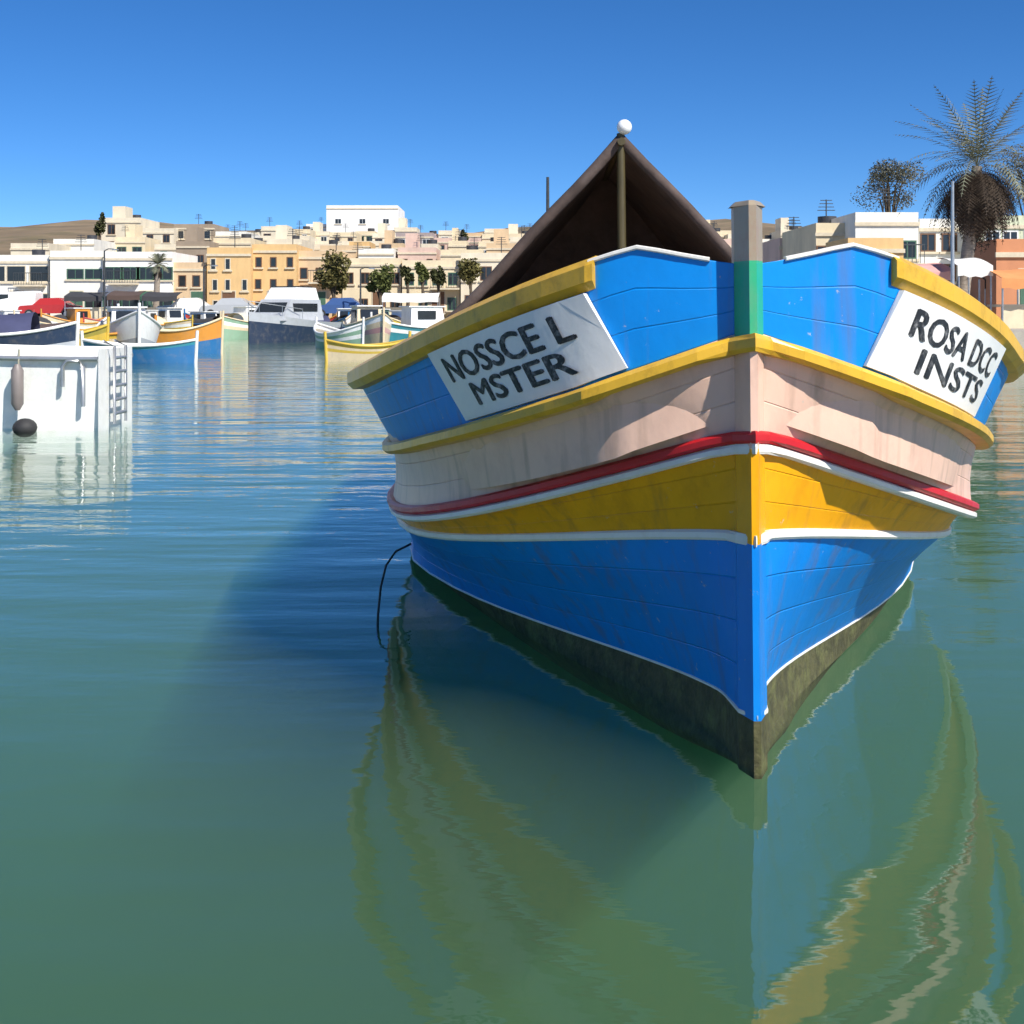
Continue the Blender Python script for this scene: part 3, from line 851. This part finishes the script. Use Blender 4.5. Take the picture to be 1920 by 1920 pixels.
CL = {k: mat('cloth_' + k, c, rough=0.9, var=0.12, vscale=2) for k, c in {'charcoal': (.045, .045, .05), 'brown': (.09, .06, .05), 'white': (.75, .74, .70), 'pink': (.66, .36, .33), 'orange': (.70, .28, .10), 'navy': (.05, .055, .12), 'cream': (.7, .6, .42)}.items()}
def stall(label, u0, u1, vtop, y, base, cloth, name='market_awning', drop=0.35, group=None):
    x0, x1 = ux(u0, y), ux(u1, y); H = vz(vtop, y) - base; hw = (x1 - x0) / 2; d = 2.2
    t = thing(name, label, 'awning', ((x0 + x1) / 2, y, base), group=group)
    mb = MB()
    rows = []
    for j in range(5):
        yy = d * j / 4
        rows.append([(-hw + 2 * hw * i / 6, yy, H - 0.55 + 0.55 * math.sin(math.pi * (0.12 + .4 * j / 4)) - 0.05 * math.sin(math.pi * i / 6)) for i in range(7)])
    mb.grid(rows, 0, True); mb.grid([[(x, y_, z - .02) for x, y_, z in r] for r in rows], 0, True, False, True)
    fr = rows[0]
    mb.grid([fr, [(x, y_ - .01, z - drop + .05 * (i % 2)) for i, (x, y_, z) in enumerate(fr)]], 0, False)
    mb.build('canopy', CL[cloth], t)
    for sx in (-1, 1):
        for yy in (0.05, d - .1):
            MB().tube([(sx * (hw - .05), yy, 0), (sx * (hw - .05), yy, H - .35)], 0.03, 0, 6).build('post', M['metal'], t)
    MB().box(-hw + .15, hw - .15, .5, d - .5, 0.7, 0.78).box(-hw + .2, hw - .2, .52, .58, 0.0, .7).build('counter', CL['cream'], t)
    return t
stall('charcoal awning left of the lamp post before the white houses', 120, 192, 546, 89, 1.012, 'charcoal')
stall('dark awning in the middle of the row before the white houses', 200, 262, 544, 89.5, 1.012, 'brown')
stall('charcoal awning at the right end of the row before the white houses', 266, 332, 546, 89, 1.012, 'charcoal')
stall('white awning behind the small teal boat', 716, 822, 548, 90, 1.012, 'white')
stall('pink market awning below the palm', 1716, 1790, 488, 43, QZ, 'pink')
stall('white market awning right of the palm trunk', 1796, 1862, 478, 42, QZ, 'white')
stall('orange market awning at the right edge', 1878, 1960, 500, 41, QZ, 'orange')

CAR = {k: mat('car_paint_' + k, c, rough=0.25, var=0.03) for k, c in {'white': (.75, .75, .74), 'silver': (.42, .44, .46), 'red': (.42, .03, .03), 'black': (.03, .03, .035), 'blue': (.05, .10, .25)}.items()}
def car(label, u, y, base, paint_, rz=0.0, van=False):
    t = thing('parked_car', label, 'car', (ux(u, y), y, base), rz, 'cars parked on the quays')
    L, w = 2.05, 0.84
    prof = [(-L, .35), (-L, .75), (-L + .12, .88), (-1.05, .95), (-.55, 1.42), (.75, 1.46), (1.45, .98), (L - .1, .9), (L, .6), (L, .35)] if not van else \
           [(-L, .35), (-L, .9), (-L + .25, 1.05), (-1.5, 1.15), (-1.0, 1.85), (1.9, 1.95), (L, 1.8), (L, .35)]
    mb = MB(); n = len(prof)
    def ring(s, k): return [(x, s * (w * (1 - (.14 if z > 1.0 else 0)) - k), z) for x, z in prof]
    a, b = ring(-1, 0), ring(1, 0)
    mb.add(a + b, [(i, (i + 1) % n, (i + 1) % n + n, i + n) for i in range(n)]); mb.add(a, [tuple(range(n))[::-1]]); mb.add(b, [tuple(range(n))])
    mb.build('body', CAR[paint_], t)
    zz = (1.0, 1.36) if not van else (1.2, 1.7)
    for sgn in (-1, 1):
        yy = sgn * (w * .86 + .006)
        g = [(-.9, yy, zz[0]), (1.15, yy, zz[0]), (.7, yy, zz[1]), (-.55, yy, zz[1])] if not van else [(-1.25, yy, zz[0]), (.1, yy, zz[0]), (.1, yy, zz[1]), (-.95, yy, zz[1])]
        MB().add(g + [(x, y_ - sgn * .05, z) for x, y_, z in g], [(0, 1, 2, 3), (4, 7, 6, 5), (0, 4, 5, 1), (1, 5, 6, 2), (2, 6, 7, 3), (3, 7, 4, 0)]).build('side_window', M['glass'], t)
        for x in (-1.3, 1.3):
            MB().tube([(x, sgn * (w - .18), .32), (x, sgn * (w + .02), .32)], .32, 0, 14).build('wheel', M['rubber'], t)
            MB().tube([(x, sgn * (w + .021), .32), (x, sgn * (w + .03), .32)], .19, 0, 12).build('hubcap', M['metal'], t)
    return t
car('white car parked left of the ochre house', 352, 91.5, 1.012, 'white', 0.1)
car('silver car parked in front of the ochre house', 434, 91.5, 1.012, 'silver')
car('red car parked behind the row of yellow boats', 96, 91.5, 1.012, 'red', 0.05)
car('white van parked at the left edge before the white house', 20, 91.5, 1.012, 'white', van=True)
car('dark blue car parked under the olive-brown tree', 640, 90.5, 1.012, 'blue')
stall('cream market awning between the pink one and the pole', 1690, 1742, 500, 50, QZ, 'cream')
stall('charcoal market awning behind the orange one at the right edge', 1846, 1900, 506, 47, QZ, 'charcoal')
stall('small white market awning behind the right name board', 1744, 1800, 520, 38.5, QZ, 'white')
car('red car parked behind the orange market awning', 1920, 50, QZ, 'red', 0.1)

# ------------------------------------------------------------------ moored boats
BP = {k: paint('boat_' + k, c, bump=0.05) for k, c in {'blue': (.02, .14, .34), 'teal': (.03, .22, .28), 'yellow': (.62, .42, .06), 'olive': (.34, .28, .05), 'orange': (.62, .26, .04), 'white': (.80, .80, .78), 'navy': (.02, .035, .07), 'red': (.42, .05, .04), 'green': (.25, .40, .28), 'grey': (.42, .44, .47), 'pink': (.6, .32, .3), 'cream': (.72, .58, .38)}.items()}
def small_boat(label, x, y, rz, L, B, hb, hm_, cols, name='moored_boat', stern=True, post=True, cover=None, cabin=None, group='small boats moored in the harbour'):
    """double-ended boat; local +x is the bow"""
    t = thing(name, label, 'boat', (x, y, 0), rz, group)
    n = 18
    def sec(t_, lvl):
        k = abs(2 * t_ - 1)
        b = B / 2 * (1 - k ** 2.3) * (0.72 + 0.28 * lvl) + 0.02
        sheer = hm_ + (hb - hm_) * k ** 2
        return b, sheer * lvl
    lv = [-0.35, 0.0, 0.45, 0.62, 0.80, 1.0]
    mb = MB()
    for sgn in (-1, 1):
        for li in range(len(lv) - 1):
            rows = []
            for i in range(n + 1):
                t_ = i / n; xx = -L / 2 + L * t_
                b0, z0 = sec(t_, max(lv[li], 0) if lv[li] >= 0 else 0); b1, z1 = sec(t_, lv[li + 1])
                if lv[li] < 0: b0, z0 = b0 * .5, -0.3
                rows.append([(xx, sgn * b0, z0), (xx, sgn * b1, z1)])
            mb.grid(rows, [0, 0, 1, 2, 3][li], True, False, sgn > 0)
    mb.build('hull', [BP[c] for c in cols[:4]], t)
    for sgn in (-1, 1):
        pts = []
        for i in range(n + 1):
            b, z = sec(i / n, 1.0); pts.append((-L / 2 + L * i / n, sgn * b, z + .01))
        MB().tube(pts, 0.045, 0, 6).build('gunwale', BP[cols[4]], t)
    rows = []
    for i in range(n + 1):
        b, z = sec(i / n, .8); rows.append([(-L / 2 + L * i / n, -b, z), (-L / 2 + L * i / n, b, z)])
    MB().grid(rows, 0, False).build('deck', M['deck'], t)
    if post:
        for sx in (-1, 1):
            MB().tube([(sx * (L / 2), 0, -.2), (sx * (L / 2 + .06), 0, hb + .28)], [.06, .05], 0, 6).build('stem_post', BP[cols[4]], t)
    if cover:
        rows = []
        for i in range(9):
            t_ = .25 + .5 * i / 8; b, z = sec(t_, 1.0)
            rows.append([(-L / 2 + L * t_, b * math.cos(a), z + .55 * hm_ * math.sin(a) + .02) for a in [math.pi * k / 8 for k in range(9)]])
        MB().grid(rows, 0, True).build('cover', CL[cover], t)
    if cabin:
        cx, cl, ch, cm = cabin
        b, z = sec(.5, .8)
        w = B * .3
        c = MB()
        c.add([(cx - cl / 2, -w, z), (cx + cl / 2, -w, z), (cx + cl / 2, w, z), (cx - cl / 2, w, z), (cx - cl / 2 + .05, -w * .9, z + ch), (cx + cl / 2 - .18, -w * .9, z + ch), (cx + cl / 2 - .18, w * .9, z + ch), (cx - cl / 2 + .05, w * .9, z + ch)],
              [(0, 1, 5, 4), (1, 2, 6, 5), (2, 3, 7, 6), (3, 0, 4, 7), (4, 5, 6, 7)])
        cb = c.build('cabin', BP[cm], t)
        MB().box(cx - cl / 2 - .08, cx + cl / 2 - .05, -w, w, z + ch, z + ch + .05).build('cabin_roof', BP['white'], cb)
        for sgn in (-1, 1):
            MB().box(cx - cl * .3, cx + cl * .2, sgn * w * .96 - .03, sgn * w * .96 + .03, z + ch * .5, z + ch * .85).build('cabin_window', M['glass'], cb)
        MB().add([(cx + cl / 2 - .045, -w * .7, z + ch * .5), (cx + cl / 2 - .045, w * .7, z + ch * .5), (cx + cl / 2 - .12, w * .7, z + ch * .88), (cx + cl / 2 - .12, -w * .7, z + ch * .88)], [(0, 1, 2, 3)]).build('windscreen', M['glass'], cb)
    return t

def bx(u, y): return ux(u, y)
small_boat('low blue dinghy with a pale bow tip beside the white motorboat', bx(262, 37.5), 37.5, 0.08, 3.2, 1.3, .66, .5, ['blue', 'blue', 'blue', 'teal', 'white'])
small_boat('yellow and olive fishing boat moored behind the white motorboat', bx(70, 40), 40, 0.5, 4.2, 1.7, 1.05, .7, ['olive', 'yellow', 'yellow', 'olive', 'yellow'], cover='brown')
small_boat('orange and yellow fishing boat beside the yellow and olive one', bx(170, 42), 42, 0.7, 4.4, 1.7, 1.1, .75, ['orange', 'yellow', 'cream', 'yellow', 'orange'])
small_boat('white and pale blue boat with a raised bow and cabin, next to the orange boat', bx(232, 43), 43.5, -1.15, 5.2, 2.0, 1.5, .9, ['grey', 'white', 'white', 'white', 'white'], cabin=(-.4, 1.4, .9, 'white'))
small_boat('orange-brown fishing boat with its bow pointing right', bx(290, 44), 46, 0.15, 3.6, 1.8, 1.25, .8, ['blue', 'orange', 'orange', 'orange', 'cream'])
small_boat('pale green dinghy right of the grey cabin cruiser', bx(636, 52), 52, -0.9, 3.6, 1.5, 1.0, .6, ['green', 'white', 'green', 'white', 'white'])
small_boat('tan and cream boat between the pale green dinghy and the teal boat', bx(690, 56), 56, -1.2, 5.0, 1.9, 1.4, .9, ['cream', 'pink', 'cream', 'white', 'cream'], cabin=(-.3, 1.3, 1.0, 'cream'))
small_boat('white and teal cabin boat close behind the left bow of the big boat', bx(786, 56), 56, 0.5, 4.4, 1.9, 1.2, .8, ['teal', 'teal', 'white', 'teal', 'white'], cabin=(.2, 1.7, 1.05, 'white'))
small_boat('yellow rowing boat just behind the left bow of the big boat', bx(690, 40), 40, 0.35, 2.6, 1.1, .6, .42, ['cream', 'yellow', 'cream', 'yellow', 'yellow'])
small_boat('purple-grey covered boat at the left edge', bx(-10, 33), 33, 0.2, 4.0, 1.8, 1.2, .9, ['navy', 'grey', 'navy', 'navy', 'white'], cover='navy')

# a line of small boats along the far quay
br = random.Random(3)
pool = ['blue', 'yellow', 'white', 'teal', 'red', 'orange', 'cream', 'green']
for i in range(15):
    u = 20 + i * 62 + br.uniform(-12, 12); y = br.uniform(70, 79)
    c1, c2 = br.sample(pool, 2)
    small_boat(f'small {c1} and {c2} boat, {ORD[i]} from the left in the line along the far quay', ux(u, y), y, br.choice([-1, 1]) * br.uniform(.5, 1.4), br.uniform(3.6, 5.0), br.uniform(1.5, 1.9), br.uniform(1.0, 1.4), br.uniform(.65, .85), [c1, c2, 'white', c1, c2], cover=br.choice([None, None, 'charcoal', 'navy', 'cream']), cabin=(br.uniform(-.5, .3), br.uniform(1.0, 1.5), br.uniform(.8, 1.1), br.choice(['white', 'white', c2])) if br.random() < .4 else None, group='small boats along the far quay')

# grey cabin cruiser, bow towards the camera and a little to the left
cr = thing('cabin_cruiser', 'grey and white cabin cruiser with dark windscreen in mid harbour', 'boat', (bx(520, 62), 64, 0), R(-116), 'motor boats in the harbour')
def cruiser(t, L, B, hull_m, top_m):
    n = 14; mb = MB()
    def sec(k, lvl):
        b = B / 2 * (1 - max(0, (k - .35) / .65) ** 2.2) * (0.78 + .22 * lvl) + .02
        return b, (0.95 + .55 * k * k) * lvl
    for sgn in (-1, 1):
        for l0, l1, m in ((0, .7, 0), (.7, 1, 1)):
            rows = []
            for i in range(n + 1):
                k = i / n; b0, z0 = sec(k, l0); b1, z1 = sec(k, l1)
                rows.append([(-L / 2 + L * k, sgn * b0, z0 if l0 else -.25), (-L / 2 + L * k, sgn * b1, z1)])
            mb.grid(rows, m, True, False, sgn > 0)
    b, z = sec(0, 1); mb.add([(-L / 2, -b, -.25), (-L / 2, b, -.25), (-L / 2, b, z), (-L / 2, -b, z)], [(0, 3, 2, 1)], 0)
    mb.build('hull', [BP[hull_m], BP[top_m]], t)
    rows = [[(-L / 2 + L * i / n, s * sec(i / n, .97)[0], sec(i / n, .97)[1]) for s in (-1, 0, 1)] for i in range(n + 1)]
    MB().grid(rows, 0, False).build('deck', BP['white'], t)
    z = 1.05; w = B * .36
    def wedge(x0, x1, x2, x3, w, z0, z1):
        return MB().add([(x0, -w, z0), (x1, -w, z0), (x1, w, z0), (x0, w, z0), (x2, -w * .86, z1), (x3, -w * .86, z1), (x3, w * .86, z1), (x2, w * .86, z1)], [(0, 1, 5, 4), (1, 2, 6, 5), (2, 3, 7, 6), (3, 0, 4, 7), (4, 5, 6, 7)])
    cb = wedge(-1.9, 1.6, -1.8, .7, w, z, z + 1.05).build('cabin', BP[top_m], t)
    dx = .9 / 1.05
    MB().add([(1.6 - dx * .42 + .02, -w * .82, z + .42), (1.6 - dx * .42 + .02, w * .82, z + .42), (1.6 - dx * .9 + .02, w * .76, z + .9), (1.6 - dx * .9 + .02, -w * .76, z + .9)], [(0, 1, 2, 3)]).build('windscreen', M['glass'], cb)
    for sgn in (-1, 1):
        MB().box(-1.4, .6, sgn * w * .93 - .04, sgn * w * .93 + .04, z + .45, z + .85).build('cabin_window', M['glass'], cb)
    fb = wedge(-1.7, .5, -1.6, .1, w * .85, z + 1.05, z + 1.65).build('flybridge', BP['white'], t)
    MB().box(-1.5, -.1, -w * .6, w * .6, z + 1.52, z + 1.72).build('bridge_screen', M['glass'], fb)
    r = MB()
    for sgn in (-1, 1):
        pts = [(-L / 2 + L * k, sgn * sec(k, 1)[0] * .95, sec(k, 1)[1] + .5) for k in (.55, .65, .75, .85, .93, 1.0)]
        r.tube(pts, .02, 0, 5)
        for p in pts[::2]: r.tube([(p[0], p[1], p[2] - .55), p], .015, 0, 5)
    r.build('bow_rail', M['metal'], t)
cruiser(cr, 5.8, 2.9, 'navy', 'grey')

# white motorboat at the left edge
wb = thing('white_motorboat', 'white motorboat with fender and boarding ladder at the left edge', 'boat', (-6.73, 16.9, 0), R(180), 'motor boats in the harbour')
# local +x points to the photo's left (bow), local y away... rotated half a turn: stern at local x = -1.5
gel = paint('white_gelcoat', (0.88, 0.88, 0.85), rough=0.25, bump=0.03, stain=(.55, .55, .45), stain_amt=.4)
mb = MB(); n = 16; Lw = 5.6
def wsec(k, lvl):
    b = 0.70 * (1 - max(0, (k - .45) / .55) ** 2.4) * (0.82 + .18 * lvl) + .02
    return b, (1.02 + .28 * k * k) * lvl
for sgn in (-1, 1):
    for l0, l1 in ((0, .35), (.35, .86), (.86, 1)):
        rows = []
        for i in range(n + 1):
            k = i / n; b0, z0 = wsec(k, l0); b1, z1 = wsec(k, l1)
            if l0 == .86: b0 += .03
            rows.append([(-1.5 + Lw * k, sgn * b0, z0 if l0 else -.3), (-1.5 + Lw * k, sgn * b1, z1)])
        mb.grid(rows, 0, True, False, sgn > 0)
b, z = wsec(0, 1); mb.add([(-1.5, -b, -.3), (-1.5, b, -.3), (-1.5, b, z), (-1.5, -b, z)], [(0, 3, 2, 1)])
mb.build('hull', gel, wb)
rows = [[(-1.5 + Lw * i / n, s * wsec(i / n, .96)[0], wsec(i / n, .96)[1]) for s in (-1, 0, 1)] for i in range(n + 1)]
MB().grid(rows, 0, False).build('deck', gel, wb)
for sgn in (-1, 1):
    MB().tube([(-1.5 + Lw * i / n, sgn * (wsec(i / n, 1)[0] + .02), wsec(i / n, 1)[1] - .12) for i in range(n + 1)], .035, 0, 6).build('rub_rail', M['metal'], wb)
cb = MB().add([(.9, -.5, .98), (2.6, -.45, 1.0), (2.6, .45, 1.0), (.9, .5, .98), (1.0, -.42, 1.45), (1.9, -.42, 1.5), (1.9, .42, 1.5), (1.0, .42, 1.45)], [(0, 1, 5, 4), (1, 2, 6, 5), (2, 3, 7, 6), (3, 0, 4, 7), (4, 5, 6, 7)]).build('cabin', gel, wb)
lad = MB()
for zz in (.18, .36, .54, .72, .9):
    lad.tube([(-1.60, -.1, zz), (-1.60, .38, zz)], .022, 0, 6)
lad.tube([(-1.60, -.1, .05), (-1.60, -.1, 1.05), (-1.45, -.1, 1.12)], .02, 0, 6); lad.tube([(-1.60, .38, .05), (-1.60, .38, 1.05), (-1.45, .38, 1.12)], .02, 0, 6)
lad.build('boarding_ladder', M['metal'], wb)
hoop = MB().tube([(-1.32, .75, .30), (-1.32, .75, .80), (-1.26, .75, .88), (-1.12, .75, .88), (-1.06, .75, .80), (-1.06, .75, .55)], .028, 0, 6)
hoop.build('grab_rail', M['metal'], wb)
MB().tube([(-.50, .72, 1.02), (-.52, .80, .80)], .012, 0, 5).build('fender_line', M['rope'], wb)
MB().tube([(-.52, .83, .84), (-.52, .83, .76), (-.52, .83, .34), (-.52, .83, .26)], [.03, .075, .075, .03], 0, 10).build('fender', mat('grey_fender', (.22, .19, .18), rough=.5), wb)
MB().ball((-.66, .95, .05), .15, 0, 8, .8).build('mooring_float', M['rubber'], wb)
